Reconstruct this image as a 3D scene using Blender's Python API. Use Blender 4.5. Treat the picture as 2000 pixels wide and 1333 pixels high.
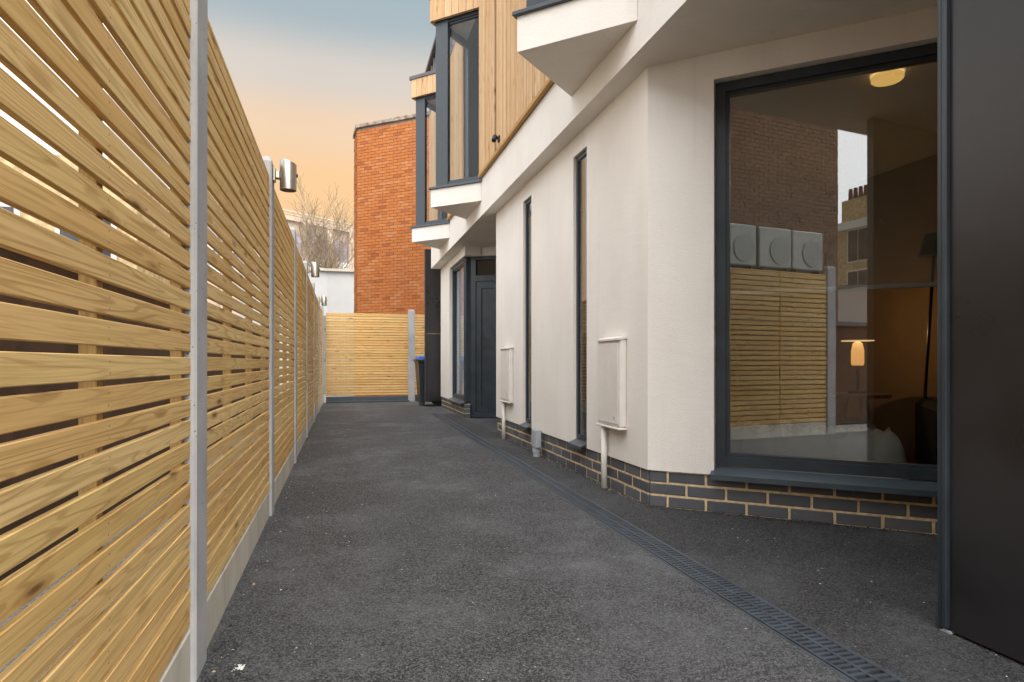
import bpy, bmesh, math, random
from mathutils import Vector, Matrix
random.seed(7)
S = bpy.context.scene
for o in list(bpy.data.objects): bpy.data.objects.remove(o)
COL = S.collection

# ------------------------------------------------------------------ camera
FPX = 1213.0; PSI = math.atan(332/FPX); CAMH = .886
cam = bpy.data.cameras.new('camera'); co = bpy.data.objects.new('camera', cam); COL.objects.link(co)
cam.sensor_width = 36; cam.sensor_fit = 'HORIZONTAL'; cam.lens = FPX/2000*36
cam.shift_y = 41.5/2000; cam.clip_start = .02; cam.clip_end = 2000
co.location = (0, 0, CAMH); co.rotation_euler = (math.pi/2, 0, -PSI)
S.camera = co

# ------------------------------------------------------------------ world, sun, exposure
SUN_EL, SUN_AZ = math.radians(46), math.radians(168)     # azimuth from +Y clockwise: behind the camera
W = bpy.data.worlds.new('World'); S.world = W; W.use_nodes = True
wt = W.node_tree; wt.nodes.clear()
def wn(t, **k):
    x = wt.nodes.new(t)
    for a, b in k.items(): setattr(x, a, b)
    return x
def wl(a, b): wt.links.new(a, b)
def wmath(op, a, b=None, c=None, clamp=False):
    m = wn('ShaderNodeMath', operation=op, use_clamp=clamp)
    for i, v in enumerate((a, b, c)):
        if v is None: continue
        if isinstance(v, (int, float)): m.inputs[i].default_value = v
        else: wl(v, m.inputs[i])
    return m.outputs[0]
tc = wn('ShaderNodeTexCoord'); sp = wn('ShaderNodeSeparateXYZ'); wl(tc.outputs['Generated'], sp.inputs[0])
elev = wmath('ARCSINE', sp.outputs[2])
el01 = wmath('DIVIDE', elev, math.pi/2, clamp=True)
ramp = wn('ShaderNodeValToRGB'); wl(el01, ramp.inputs[0])
cr = ramp.color_ramp; cr.interpolation = 'EASE'
stops = [(0, (.68, .43, .215)), (15.5, (.68, .44, .235)), (19.5, (.62, .455, .315)), (24, (.48, .44, .40)), (28.5, (.28, .335, .365)),
         (34, (.17, .25, .315)), (50, (.50, .58, .66)), (75, (1.1, 1.15, 1.2))]
while len(cr.elements) < len(stops): cr.elements.new(.5)
for e, (p, c) in zip(cr.elements, stops): e.position = p/90; e.color = (*c, 1)
hl = wmath('SQRT', wmath('ADD', wmath('MULTIPLY', sp.outputs[0], sp.outputs[0]), wmath('MULTIPLY', sp.outputs[1], sp.outputs[1])))
caz = wmath('DIVIDE', sp.outputs[1], wmath('ADD', hl, .0001))       # cos of azimuth from the sunset
ms = wn('ShaderNodeMapRange', interpolation_type='SMOOTHSTEP'); wl(caz, ms.inputs[0])
ms.inputs[1].default_value = .90; ms.inputs[2].default_value = -.2; ms.inputs[3].default_value = 0; ms.inputs[4].default_value = 1
sky = wn('ShaderNodeTexSky', sky_type='NISHITA'); sky.sun_disc = False
sky.sun_elevation = SUN_EL; sky.sun_rotation = SUN_AZ; sky.dust_density = 3; sky.air_density = 1
skm = wn('ShaderNodeVectorMath', operation='SCALE'); wl(sky.outputs[0], skm.inputs[0]); skm.inputs['Scale'].default_value = .06
ovr = wn('ShaderNodeValToRGB'); wl(el01, ovr.inputs[0])                # white overcast, brighter overhead
ovr.color_ramp.elements[0].color = (1.45, 1.42, 1.38, 1); ovr.color_ramp.elements[1].color = (2.6, 2.6, 2.6, 1)
ova = wn('ShaderNodeVectorMath', operation='ADD'); wl(ovr.outputs[0], ova.inputs[0]); wl(skm.outputs[0], ova.inputs[1])
cl = wn('ShaderNodeTexNoise'); wl(tc.outputs['Generated'], cl.inputs['Vector']); cl.inputs['Scale'].default_value = 3; cl.inputs['Detail'].default_value = 5
clm = wn('ShaderNodeMapRange'); wl(cl.outputs[0], clm.inputs[0]); clm.inputs[3].default_value = .93; clm.inputs[4].default_value = 1.07
mx = wn('ShaderNodeMix', data_type='RGBA'); wl(ms.outputs[0], mx.inputs[0]); wl(ramp.outputs[0], mx.inputs[6]); wl(ova.outputs[0], mx.inputs[7])
mul = wn('ShaderNodeVectorMath', operation='SCALE'); wl(mx.outputs[2], mul.inputs[0]); wl(clm.outputs[0], mul.inputs['Scale'])
bg = wn('ShaderNodeBackground'); wl(mul.outputs[0], bg.inputs[0]); bg.inputs[1].default_value = 1.0
wo = wn('ShaderNodeOutputWorld'); wl(bg.outputs[0], wo.inputs[0])
sd = bpy.data.lights.new('sun', 'SUN'); sd.energy = 1.5; sd.angle = math.radians(45); sd.color = (1, .96, .9)
so = bpy.data.objects.new('sun', sd); COL.objects.link(so)
sv = Vector((math.sin(SUN_AZ)*math.cos(SUN_EL), math.cos(SUN_AZ)*math.cos(SUN_EL), math.sin(SUN_EL)))
so.rotation_euler = sv.to_track_quat('Z', 'Y').to_euler()
vs = S.view_settings; vs.view_transform = 'Standard'; vs.look = 'None'; vs.gamma = 1; vs.exposure = 0.58; vs.use_curve_mapping = False
S.render.engine = 'CYCLES'

# ------------------------------------------------------------------ material helpers
class NT:
    def __init__(s, name, rough=.6, metal=0., spec=.5):
        s.m = bpy.data.materials.new(name); s.m.use_nodes = True; s.t = s.m.node_tree
        s.b = s.t.nodes['Principled BSDF']; s.o = s.t.nodes['Material Output']
        s.b.inputs['Roughness'].default_value = rough; s.b.inputs['Metallic'].default_value = metal
        s.b.inputs['Specular IOR Level'].default_value = spec
    def n(s, t, **k):
        x = s.t.nodes.new(t)
        for a, b in k.items(): setattr(x, a, b)
        return x
    def l(s, a, b): s.t.links.new(a, b)
    def put(s, sock, v):
        if isinstance(v, bpy.types.NodeSocket): s.l(v, sock)
        else: sock.default_value = v
    def math(s, op, a, b=None, clamp=False):
        m = s.n('ShaderNodeMath', operation=op, use_clamp=clamp); s.put(m.inputs[0], a)
        if b is not None: s.put(m.inputs[1], b)
        return m.outputs[0]
    def pos(s): return s.n('ShaderNodeNewGeometry').outputs['Position']
    def obj(s): return s.n('ShaderNodeTexCoord').outputs['Object']
    def rnd(s): return s.n('ShaderNodeObjectInfo').outputs['Random']
    def scale(s, v, sc):
        m = s.n('ShaderNodeVectorMath', operation='MULTIPLY'); s.put(m.inputs[0], v); m.inputs[1].default_value = sc if not isinstance(sc, (int, float)) else (sc,)*3
        return m.outputs[0]
    def vadd(s, a, b):
        m = s.n('ShaderNodeVectorMath', operation='ADD'); s.put(m.inputs[0], a); s.put(m.inputs[1], b); return m.outputs[0]
    def comb(s, x, y, z):
        m = s.n('ShaderNodeCombineXYZ')
        for i, v in enumerate((x, y, z)): s.put(m.inputs[i], v)
        return m.outputs[0]
    def noise(s, v, sc=1., det=4., rough=.55, dist=0.):
        x = s.n('ShaderNodeTexNoise'); s.l(v, x.inputs['Vector']); x.inputs['Scale'].default_value = sc
        x.inputs['Detail'].default_value = det; x.inputs['Roughness'].default_value = rough; x.inputs['Distortion'].default_value = dist
        return x.outputs[0]
    def vor(s, v, sc=1., out='Distance', feat='F1', rand=1.):
        x = s.n('ShaderNodeTexVoronoi', feature=feat); s.l(v, x.inputs['Vector']); x.inputs['Scale'].default_value = sc
        x.inputs['Randomness'].default_value = rand
        return x.outputs[out]
    def mr(s, v, a, b, c=0., d=1., smooth=True):
        x = s.n('ShaderNodeMapRange', interpolation_type='SMOOTHSTEP' if smooth else 'LINEAR'); s.put(x.inputs[0], v)
        for i, q in enumerate((a, b, c, d)): x.inputs[i+1].default_value = q
        return x.outputs[0]
    def mix(s, f, a, b, blend='MIX'):
        x = s.n('ShaderNodeMix', data_type='RGBA', blend_type=blend); s.put(x.inputs[0], f)
        for i, q in ((6, a), (7, b)):
            if isinstance(q, tuple): x.inputs[i].default_value = (*q, 1) if len(q) == 3 else q
            else: s.l(q, x.inputs[i])
        return x.outputs[2]
    def col(s, c):
        if isinstance(c, tuple): s.b.inputs['Base Color'].default_value = (*c, 1)
        else: s.l(c, s.b.inputs['Base Color'])
    def rough(s, v): s.put(s.b.inputs['Roughness'], v)
    def bump(s, h, st=.3, dist=.01):
        x = s.n('ShaderNodeBump'); s.l(h, x.inputs['Height']); x.inputs['Strength'].default_value = st; x.inputs['Distance'].default_value = dist
        s.l(x.outputs[0], s.b.inputs['Normal'])

MAT = {}
def wood(name, cols, dark, knot, ring=11., rough=.62, along=1, knots=True, gr=.55):
    k = NT(name, rough, spec=.3)
    o = k.obj(); r = k.rnd()
    if along == 2:     # grain runs along local z
        q = k.n('ShaderNodeSeparateXYZ'); k.l(o, q.inputs[0]); o = k.comb(q.outputs[0], q.outputs[2], q.outputs[1])
    off = k.comb(k.math('MULTIPLY', r, 31.), k.math('MULTIPLY', r, 57.), k.math('MULTIPLY', r, 83.))
    p = k.vadd(o, off)
    kv = k.scale(p, (10., 3.6, 17.)); kd0 = k.vor(kv, 1.); kc = k.n('ShaderNodeSeparateColor'); k.l(k.vor(kv, 1., 'Color'), kc.inputs[0])
    kd = k.math('ADD', kd0, k.mr(kc.outputs[0], .52, .6, 0., 1.))
    halo = k.mr(kd, .0, .42, 1., 0.)
    base = k.noise(k.scale(p, (14., .5, 14.)), 1., 2., .45)
    arg = k.math('ADD', k.math('MULTIPLY', base, ring*13.), k.math('MULTIPLY', halo, 7. if knots else 0.))
    rings = k.math('MULTIPLY', k.mr(k.math('SINE', arg), .3, 1., 0., 1.), k.mr(k.noise(k.scale(p, (14., 1.1, 14.)), 1., 2.), .3, .65, .35, 1.))
    fib = k.noise(k.scale(p, (120., 2.2, 120.)), 1., 4., .65)
    rw = k.n('ShaderNodeTexWhiteNoise', noise_dimensions='1D'); k.l(k.math('MULTIPLY', r, 991.), rw.inputs['W'])
    c = k.mix(r, cols[0], cols[1]); c = k.mix(k.math('MULTIPLY', rw.outputs[0], .6), c, cols[2])
    blot = k.noise(k.scale(p, (5., 1.2, 5.)), 1., 2., .5)
    c = k.mix(k.mr(blot, .35, .75, 0., .55), c, cols[3])
    c = k.mix(k.math('MULTIPLY', rings, gr), c, dark)
    c = k.mix(k.mr(fib, .42, .72, 0., .5), c, dark)
    if knots:
        c = k.mix(k.mr(kd, .17, .26, .55, 0.), c, dark)
        c = k.mix(k.mr(kd, .06, .15, .85, 0.), c, knot)
    if name == 'fence_pine':     # nail heads over the four battens
        q = k.n('ShaderNodeSeparateXYZ'); k.l(o, q.inputs[0]); ay = k.math('ABSOLUTE', q.outputs[1])
        dy = k.math('MINIMUM', k.math('ABSOLUTE', k.math('SUBTRACT', ay, .293)), k.math('ABSOLUTE', k.math('SUBTRACT', ay, .878)))
        dz = k.math('ABSOLUTE', k.math('SUBTRACT', k.math('ABSOLUTE', q.outputs[2]), .0105))
        dn_ = k.math('SQRT', k.math('ADD', k.math('MULTIPLY', dy, dy), k.math('MULTIPLY', dz, dz)))
        c = k.mix(k.mr(dn_, .0016, .0026, .8, 0.), c, (.10, .075, .05))
    k.col(c); k.rough(k.mr(fib, .3, .7, rough-.08, rough+.12))
    k.bump(k.math('ADD', k.math('MULTIPLY', rings, .25), fib), .25, .0015)
    MAT[name] = k.m
wood('fence_pine', ((.63, .40, .135), (.82, .60, .28), (.70, .415, .165), (.74, .56, .22)), (.37, .20, .055), (.13, .055, .018), gr=.6)
wood('shaded_batten_pine', ((.46, .28, .10), (.50, .32, .12), (.42, .25, .09), (.46, .32, .11)), (.26, .14, .045), (.12, .05, .02), along=2)  # same timber as the slats, browned to stand for shade behind them
wood('larch', ((.56, .35, .17), (.70, .50, .31), (.50, .29, .12), (.66, .48, .29)), (.38, .21, .085), (.20, .09, .03), along=2, ring=8., gr=.5)
wood('larch_trim', ((.48, .27, .085), (.50, .29, .10), (.45, .25, .08), (.5, .3, .11)), (.30, .16, .045), (.15, .06, .02), ring=8., gr=.35)
wood('grey_wood', ((.30, .27, .23), (.36, .32, .27), (.26, .23, .2), (.3, .27, .22)), (.15, .13, .11), (.08, .06, .05), along=2)

def m_concrete():
    k = NT('concrete', .85, spec=.25); p = k.pos()
    a = k.noise(p, 3., 5.); b = k.noise(p, 60., 3.); pores = k.vor(p, 75.)
    gate = k.noise(p, 22., 2.)
    hole = k.math('MULTIPLY', k.mr(pores, .12, .2, 1., 0.), k.mr(gate, .55, .62))
    c = k.mix(k.mr(a, .3, .7), (.33, .332, .338), (.435, .435, .435)); c = k.mix(k.mr(b, .45, .8, 0., .35), c, (.33, .33, .33))
    c = k.mix(hole, c, (.1, .1, .1)); k.col(c)
    k.bump(k.math('SUBTRACT', k.math('MULTIPLY', b, .4), hole), .5, .004); MAT['concrete'] = k.m
m_concrete()
def m_gravelboard():
    k = NT('board_concrete', .85, spec=.25); p = k.pos()
    a = k.noise(k.scale(p, (4, 4, 1.5)), 1.5, 5.); b = k.noise(p, 50., 3.); streak = k.noise(k.scale(p, (14, 14, 1.2)), 1., 3.)
    c = k.mix(k.mr(a, .3, .7), (.45, .42, .35), (.58, .55, .47)); c = k.mix(k.mr(streak, .5, .75, 0., .5), c, (.34, .31, .25))
    k.col(c); k.bump(b, .35, .003); MAT['board_concrete'] = k.m
m_gravelboard()
def m_asphalt(name, lo, hi, patch):
    k = NT(name, .8, spec=.35); p = k.pos()
    ag = k.vor(p, 200.); agc = k.vor(p, 200., 'Color'); s = k.n('ShaderNodeSeparateColor'); k.l(agc, s.inputs[0])
    fine = k.noise(p, 240., 3.); big = k.noise(p, 1.3, 6., .68, .3); mid = k.noise(p, 5., 5., .65)
    c = k.mix(k.mr(s.outputs[0], .15, 1., 0., 1.), lo, hi)
    dust = k.math('MULTIPLY', k.mr(big, .38, .74), k.mr(mid, .25, .7, .3, 1.))
    c = k.mix(k.math('MULTIPLY', dust, k.mr(fine, .3, .62, .35, 1.)), c, patch)
    stain = k.noise(k.vadd(p, (7., 3., 0.)), 1.9, 4., .6, 1.)
    c = k.mix(k.mr(stain, .6, .8, 0., .4), c, (.02, .02, .022))
    brown = k.noise(k.vadd(p, (17., 31., 0.)), 2.6, 3., .5); c = k.mix(k.mr(brown, .68, .8, 0., .35), c, (.13, .10, .06))
    w = k.vor(k.scale(p, (1., 1., 0.)), 9.); wc = k.vor(k.scale(p, (1., 1., 0.)), 9., 'Color'); q = k.n('ShaderNodeSeparateColor'); k.l(wc, q.inputs[0])
    fleck = k.math('MULTIPLY', k.mr(w, .03, .055, 1., 0.), k.mr(q.outputs[1], .72, .75)); c = k.mix(k.math('MULTIPLY', fleck, .7), c, (.5, .5, .48))
    wv = k.vor(k.scale(p, (1., 1., 0.)), 38.); wvc = k.vor(k.scale(p, (1., 1., 0.)), 38., 'Color'); q2 = k.n('ShaderNodeSeparateColor'); k.l(wvc, q2.inputs[0])
    f2 = k.math('MULTIPLY', k.mr(wv, .07, .13, 1., 0.), k.mr(q2.outputs[2], .86, .88)); c = k.mix(k.math('MULTIPLY', f2, .75), c, (.42, .42, .41))
    k.col(c); k.rough(k.mr(big, .3, .7, .68, .9))
    k.bump(k.math('ADD', k.math('MULTIPLY', ag, -1.2), k.math('MULTIPLY', fine, .6)), 1., .006); MAT[name] = k.m
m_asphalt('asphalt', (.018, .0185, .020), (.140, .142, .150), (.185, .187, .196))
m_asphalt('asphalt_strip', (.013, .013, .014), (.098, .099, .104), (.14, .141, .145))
def m_render():
    k = NT('white_render', .9, spec=.2); p = k.pos()
    g = k.noise(p, 130., 3., .65); a = k.noise(k.scale(p, (1, 1, .5)), 2.2, 5., .6); st = k.noise(k.scale(p, (9, 9, .35)), 1., 4., .6)
    trow = k.noise(k.scale(p, (6., 6., 14.)), 1., 3., .6)
    c = k.mix(k.mr(a, .3, .75), (.79, .745, .685), (.85, .81, .755)); c = k.mix(k.mr(st, .55, .8, 0., .45), c, (.69, .635, .575))
    c = k.mix(k.mr(g, .5, .8, 0., .25), c, (.58, .54, .5)); k.col(c)
    k.bump(k.math('ADD', g, k.math('MULTIPLY', trow, .8)), .55, .004); MAT['white_render'] = k.m
m_render()
def m_plain(name, c, rough=.5, metal=0., spec=.5, var=.12, sc=8., bump=0., bsc=200.):
    k = NT(name, rough, metal, spec); p = k.pos(); a = k.noise(p, sc, 4.)
    lo = tuple(x*(1-var) for x in c); hi = tuple(min(1, x*(1+var)) for x in c)
    k.col(k.mix(k.mr(a, .3, .7), lo, hi)); k.rough(k.mr(a, .3, .7, max(.02, rough-.06), min(1, rough+.06)))
    if bump: k.bump(k.noise(p, bsc, 2.), bump, .002)
    MAT[name] = k.m; return k.m
m_plain('anthracite', (.030, .041, .052), .38)
m_plain('anthracite_sill', (.055, .072, .086), .35)
m_plain('black_panel', (.022, .021, .023), .33, var=.25, sc=2.5)
m_plain('grate_plastic', (.045, .056, .070), .5, var=.25, sc=14., bump=.2)
m_plain('channel_dark', (.008, .008, .009), .9)
m_plain('meter_white', (.74, .70, .65), .42, var=.04)
m_plain('pvc_white', (.72, .69, .63), .4, var=.08, sc=20)
m_plain('grey_box', (.36, .39, .42), .45, var=.08)
m_plain('bin_black', (.018, .021, .026), .45, var=.2)
m_plain('bin_blue', (.02, .12, .42), .4)
m_plain('black_plastic', (.012, .012, .013), .4)
m_plain('plaster', (.62, .60, .57), .8, var=.04)
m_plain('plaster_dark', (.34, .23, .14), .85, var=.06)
m_plain('room_floor', (.16, .115, .075), .5, var=.15)
m_plain('fabric_black', (.012, .012, .014), .9)
m_plain('fabric_white', (.45, .435, .425), .9, var=.06)
m_plain('fabric_grey', (.22, .21, .20), .95, var=.15, sc=40)
m_plain('oak', (.42, .30, .15), .5, var=.15)
m_plain('blind_pale', (.40, .46, .54), .8, var=.04)
m_plain('painted_white', (.62, .615, .60), .75, var=.05, sc=1.)
m_plain('far_white', (.43, .43, .425), .8, var=.05, sc=1.)
m_plain('grey_ledge', (.42, .38, .31), .85, var=.15, sc=3)
m_plain('hazed_band', (.42, .33, .25), .8, var=.08, sc=.3)  # peach tone stands for haze over the distant offices
m_plain('white_band', (.50, .50, .50), .7, var=.06, sc=.3)
m_plain('hazed_glass', (.27, .235, .29), .5, var=.25, sc=.35)  # lavender tone carries the same distance haze
m_plain('office_glass_blue', (.26, .32, .37), .5, var=.25, sc=.35)
m_plain('bark', (.22, .165, .11), .9, var=.25, sc=6)
m_plain('gravel', (.24, .23, .215), .95, var=.3, sc=60., bump=.6, bsc=90)
m_plain('zinc', (.085, .078, .085), .4, var=.15, sc=3)
m_plain('zinc_light', (.30, .29, .31), .4, var=.1)
m_plain('rust', (.16, .07, .04), .8, var=.3, sc=30)
m_plain('iron_black', (.012, .012, .012), .5)
m_plain('ac_white', (.26, .27, .255), .45, var=.05)
m_plain('ac_grille', (.20, .21, .20), .5, var=.05)
m_plain('stone_yellow', (.46, .35, .19), .85, var=.3, sc=6)
m_plain('slate', (.10, .10, .11), .7, var=.25, sc=5)
m_plain('brown_wall', (.075, .04, .022), .9, var=.3, sc=7, bump=.4, bsc=30)
m_plain('window_dark', (.04, .05, .06), .12, var=.3, sc=1.5)
m_plain('mortar_yellow', (.68, .52, .29), .95, var=.2, sc=30, bump=.5, bsc=180)
m_plain('mortar_grey', (.26, .19, .14), .95, var=.2, sc=20)
m_plain('debris_white', (.62, .61, .58), .9, var=.15, sc=40)
m_plain('debris_tan', (.45, .33, .2), .9, var=.15, sc=40)
m_plain('lens', (.75, .72, .65), .3)
def m_steel():
    k = NT('brushed_steel', .36, 1.); p = k.obj()
    a = k.noise(k.scale(p, (3, 3, 300)), 1., 3.); k.col(k.mix(a, (.36, .315, .265), (.50, .45, .39))); k.rough(k.mr(a, .3, .7, .3, .44))
    k.bump(a, .08, .001); MAT['brushed_steel'] = k.m
m_steel()
def m_bluebrick():
    k = NT('blue_brick', .6, spec=.4); p = k.pos(); r = k.rnd(); a = k.noise(p, 14., 5., .6); b = k.noise(p, 90., 3.)
    c = k.mix(r, (.074, .078, .091), (.125, .127, .138)); c = k.mix(k.mr(a, .5, .8, 0., .5), c, (.15, .14, .13))
    c = k.mix(k.mr(k.noise(k.vadd(p, (3., 1., 5.)), 30., 3.), .66, .78, 0., .4), c, (.25, .23, .2))
    k.col(c); k.bump(k.math('ADD', a, b), .35, .003); MAT['blue_brick'] = k.m
m_bluebrick()
def m_redbrick(name, cols, dk, attr='tone'):
    k = NT(name, .85, spec=.2); p = k.pos()
    at = k.n('ShaderNodeAttribute', attribute_name=attr); r = at.outputs['Fac']
    a = k.noise(p, 20., 4.); big = k.noise(p, .8, 4.)
    rp = k.n('ShaderNodeValToRGB'); k.l(r, rp.inputs[0]); e = rp.color_ramp.elements
    while len(e) < len(cols): e.new(.5)
    for i, c in enumerate(cols): e[i].position = i/(len(cols)-1); e[i].color = (*c, 1)
    c = k.mix(k.mr(a, .4, .75, 0., .4), rp.outputs[0], dk); c = k.mix(k.mr(big, .52, .72, 0., .45), c, dk)
    k.col(c); k.bump(a, .4, .004); MAT[name] = k.m
m_redbrick('red_brick', ((.27, .086, .034), (.385, .128, .038), (.41, .14, .041), (.42, .147, .043), (.43, .156, .048), (.45, .195, .083)), (.34, .125, .05))
m_redbrick('brown_brick', ((.10, .06, .042), (.15, .085, .056), (.175, .105, .07), (.135, .08, .055)), (.09, .06, .043))
def m_coping():
    k = NT('coping', .9); p = k.pos(); a = k.noise(p, 6., 5.); k.col(k.mix(k.mr(a, .3, .7), (.13, .09, .07), (.36, .30, .25))); MAT['coping'] = k.m
m_coping()
def m_glass(name, tint=(.93, .95, .94), ior=1.52, wav=.012):
    k = NT(name); k.t.nodes.remove(k.b)
    fr = k.n('ShaderNodeFresnel'); bf = k.n('ShaderNodeNewGeometry').outputs['Backfacing']; k.l(k.mr(bf, 0., 1., ior, 1/ior, False), fr.inputs[0])
    tr = k.n('ShaderNodeBsdfTransparent'); tr.inputs[0].default_value = (*tint, 1)
    gl = k.n('ShaderNodeBsdfGlossy'); gl.inputs['Roughness'].default_value = .0
    p = k.pos(); nz = k.noise(p, 2.2, 2.)
    bp = k.n('ShaderNodeBump'); bp.inputs['Strength'].default_value = wav; bp.inputs['Distance'].default_value = .02; k.l(nz, bp.inputs['Height']); k.l(bp.outputs[0], gl.inputs['Normal'])
    mxs = k.n('ShaderNodeMixShader'); k.l(fr.outputs[0], mxs.inputs[0]); k.l(tr.outputs[0], mxs.inputs[1]); k.l(gl.outputs[0], mxs.inputs[2])
    k.l(mxs.outputs[0], k.o.inputs[0]); MAT[name] = k.m
m_glass('glass'); m_glass('coated_glass', (.86, .88, .86), 2.6, .006); m_glass('clear_glass', (.96, .97, .97), 1.28, .004)
def m_sheer():
    k = NT('sheer_fabric'); k.t.nodes.remove(k.b)
    tr = k.n('ShaderNodeBsdfTransparent'); df = k.n('ShaderNodeBsdfDiffuse'); df.inputs[0].default_value = (.50, .46, .38, 1)
    wv = k.noise(k.scale(k.pos(), (400, 400, 400)), 1., 1.); mxs = k.n('ShaderNodeMixShader'); k.l(k.mr(wv, .3, .7, .26, .44), mxs.inputs[0])
    k.l(tr.outputs[0], mxs.inputs[1]); k.l(df.outputs[0], mxs.inputs[2]); k.l(mxs.outputs[0], k.o.inputs[0]); MAT['sheer_fabric'] = k.m
m_sheer()
def m_emit(name, c, s):
    k = NT(name, .4); k.col((.8, .75, .65)); k.b.inputs['Emission Color'].default_value = (*c, 1); k.b.inputs['Emission Strength'].default_value = s; MAT[name] = k.m
m_emit('lamp_warm', (1., .56, .15), 1.1)
m_emit('table_lamp_glow', (1., .46, .13), .8)
m_emit('lamp_side', (1., .66, .30), .75)

# ------------------------------------------------------------------ mesh helpers
def tag(o, label=None, cat=None, group=None, kind=None):
    if label: o['label'] = label
    if cat: o['category'] = cat
    if group: o['group'] = group
    if kind: o['kind'] = kind
    return o
def link(o, parent=None):
    COL.objects.link(o)
    if parent is not None:
        o.parent = parent
        if parent.type == 'EMPTY': o.matrix_parent_inverse = Matrix.Translation(-Vector(parent.location))
    return o
def thing(name, loc, label, cat, group=None):
    o = bpy.data.objects.new(name, None); o.location = loc; o.empty_display_size = .1; COL.objects.link(o)
    return tag(o, label, cat, group)
def mesh(name, vs, fs, mat, parent=None, smooth=False):
    me = bpy.data.meshes.new(name); me.from_pydata([tuple(v) for v in vs], [], fs); me.validate()
    bm = bmesh.new(); bm.from_mesh(me); bmesh.ops.recalc_face_normals(bm, faces=bm.faces); bm.to_mesh(me); bm.free()
    if smooth:
        for p in me.polygons: p.use_smooth = True
    me.materials.append(MAT[mat] if isinstance(mat, str) else mat)
    return link(bpy.data.objects.new(name, me), parent)
BF = [(0, 3, 2, 1), (4, 5, 6, 7), (0, 1, 5, 4), (1, 2, 6, 5), (2, 3, 7, 6), (3, 0, 4, 7)]
class MB:
    def __init__(s): s.v = []; s.f = []
    def box(s, a, b, T=None):
        i = len(s.v); (x0, y0, z0), (x1, y1, z1) = a, b
        p = [(x0, y0, z0), (x1, y0, z0), (x1, y1, z0), (x0, y1, z0), (x0, y0, z1), (x1, y0, z1), (x1, y1, z1), (x0, y1, z1)]
        s.v += [T(*q) for q in p] if T else p
        s.f += [tuple(i+j for j in f) for f in BF]; return s
    def prism(s, poly, z0, z1):
        i = len(s.v); n = len(poly)
        s.v += [(x, y, z0) for x, y in poly] + [(x, y, z1) for x, y in poly]
        s.f += [tuple(i+j for j in range(n-1, -1, -1)), tuple(i+n+j for j in range(n))]
        s.f += [(i+j, i+(j+1) % n, i+n+(j+1) % n, i+n+j) for j in range(n)]; return s
    def tube(s, pts, rads, n=8, cap=True):
        base = len(s.v); pts = [Vector(p) for p in pts]
        for j, p in enumerate(pts):
            d = (pts[min(j+1, len(pts)-1)]-pts[max(j-1, 0)]).normalized()
            a = d.orthogonal().normalized() if abs(d.z) > .95 else d.cross(Vector((0, 0, 1))).normalized(); b = d.cross(a)
            for q in range(n):
                t = 2*math.pi*q/n; s.v.append(tuple(p+(a*math.cos(t)+b*math.sin(t))*rads[j]))
        for j in range(len(pts)-1):
            for q in range(n):
                s.f.append((base+j*n+q, base+j*n+(q+1) % n, base+(j+1)*n+(q+1) % n, base+(j+1)*n+q))
        if cap:
            s.f.append(tuple(base+q for q in range(n-1, -1, -1))); e = base+(len(pts)-1)*n; s.f.append(tuple(e+q for q in range(n)))
        return s
    def done(s, name, mat, parent=None, bevel=0., smooth=False, seg=1):
        o = mesh(name, s.v, s.f, mat, parent, smooth)
        if bevel:
            bm = bmesh.new(); bm.from_mesh(o.data)
            bmesh.ops.bevel(bm, geom=list(bm.edges), offset=bevel, segments=seg, affect='EDGES', profile=.5, clamp_overlap=True)
            bm.to_mesh(o.data); bm.free()
        return o
def box(name, a, b, mat, parent=None, bevel=0., T=None): return MB().box(a, b, T).done(name, mat, parent, bevel)
def inst(o, name, loc, rot=(0, 0, 0), parent=None, scale=None):
    c = bpy.data.objects.new(name, o.data if hasattr(o, 'data') else o); link(c, parent); c.location = loc; c.rotation_euler = rot
    if scale: c.scale = scale
    return c
def holed(u0, u1, z0, z1, holes, t0, t1, T):
    us = sorted({u0, u1, *[h[0] for h in holes], *[h[1] for h in holes]}); zs = sorted({z0, z1, *[h[2] for h in holes], *[h[3] for h in holes]})
    us = [u for u in us if u0 <= u <= u1]; zs = [z for z in zs if z0 <= z <= z1]
    def full(i, j):
        if not (0 <= i < len(us)-1 and 0 <= j < len(zs)-1): return False
        cu = (us[i]+us[i+1])/2; cz = (zs[j]+zs[j+1])/2
        return not any(h[0] < cu < h[1] and h[2] < cz < h[3] for h in holes)
    V = {}; vs = []; fs = []
    def vid(i, j, s):
        if (i, j, s) not in V: V[(i, j, s)] = len(vs); vs.append(T(us[i], t1 if s else t0, zs[j]))
        return V[(i, j, s)]
    for i in range(len(us)-1):
        for j in range(len(zs)-1):
            if not full(i, j): continue
            fs.append((vid(i, j, 0), vid(i+1, j, 0), vid(i+1, j+1, 0), vid(i, j+1, 0)))
            fs.append((vid(i, j, 1), vid(i, j+1, 1), vid(i+1, j+1, 1), vid(i+1, j, 1)))
            for (di, dj, a, b) in ((-1, 0, (i, j), (i, j+1)), (1, 0, (i+1, j), (i+1, j+1)), (0, -1, (i, j), (i+1, j)), (0, 1, (i, j+1), (i+1, j+1))):
                if not full(i+di, j+dj): fs.append((vid(*a, 0), vid(*b, 0), vid(*b, 1), vid(*a, 1)))
    return vs, fs

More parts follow.
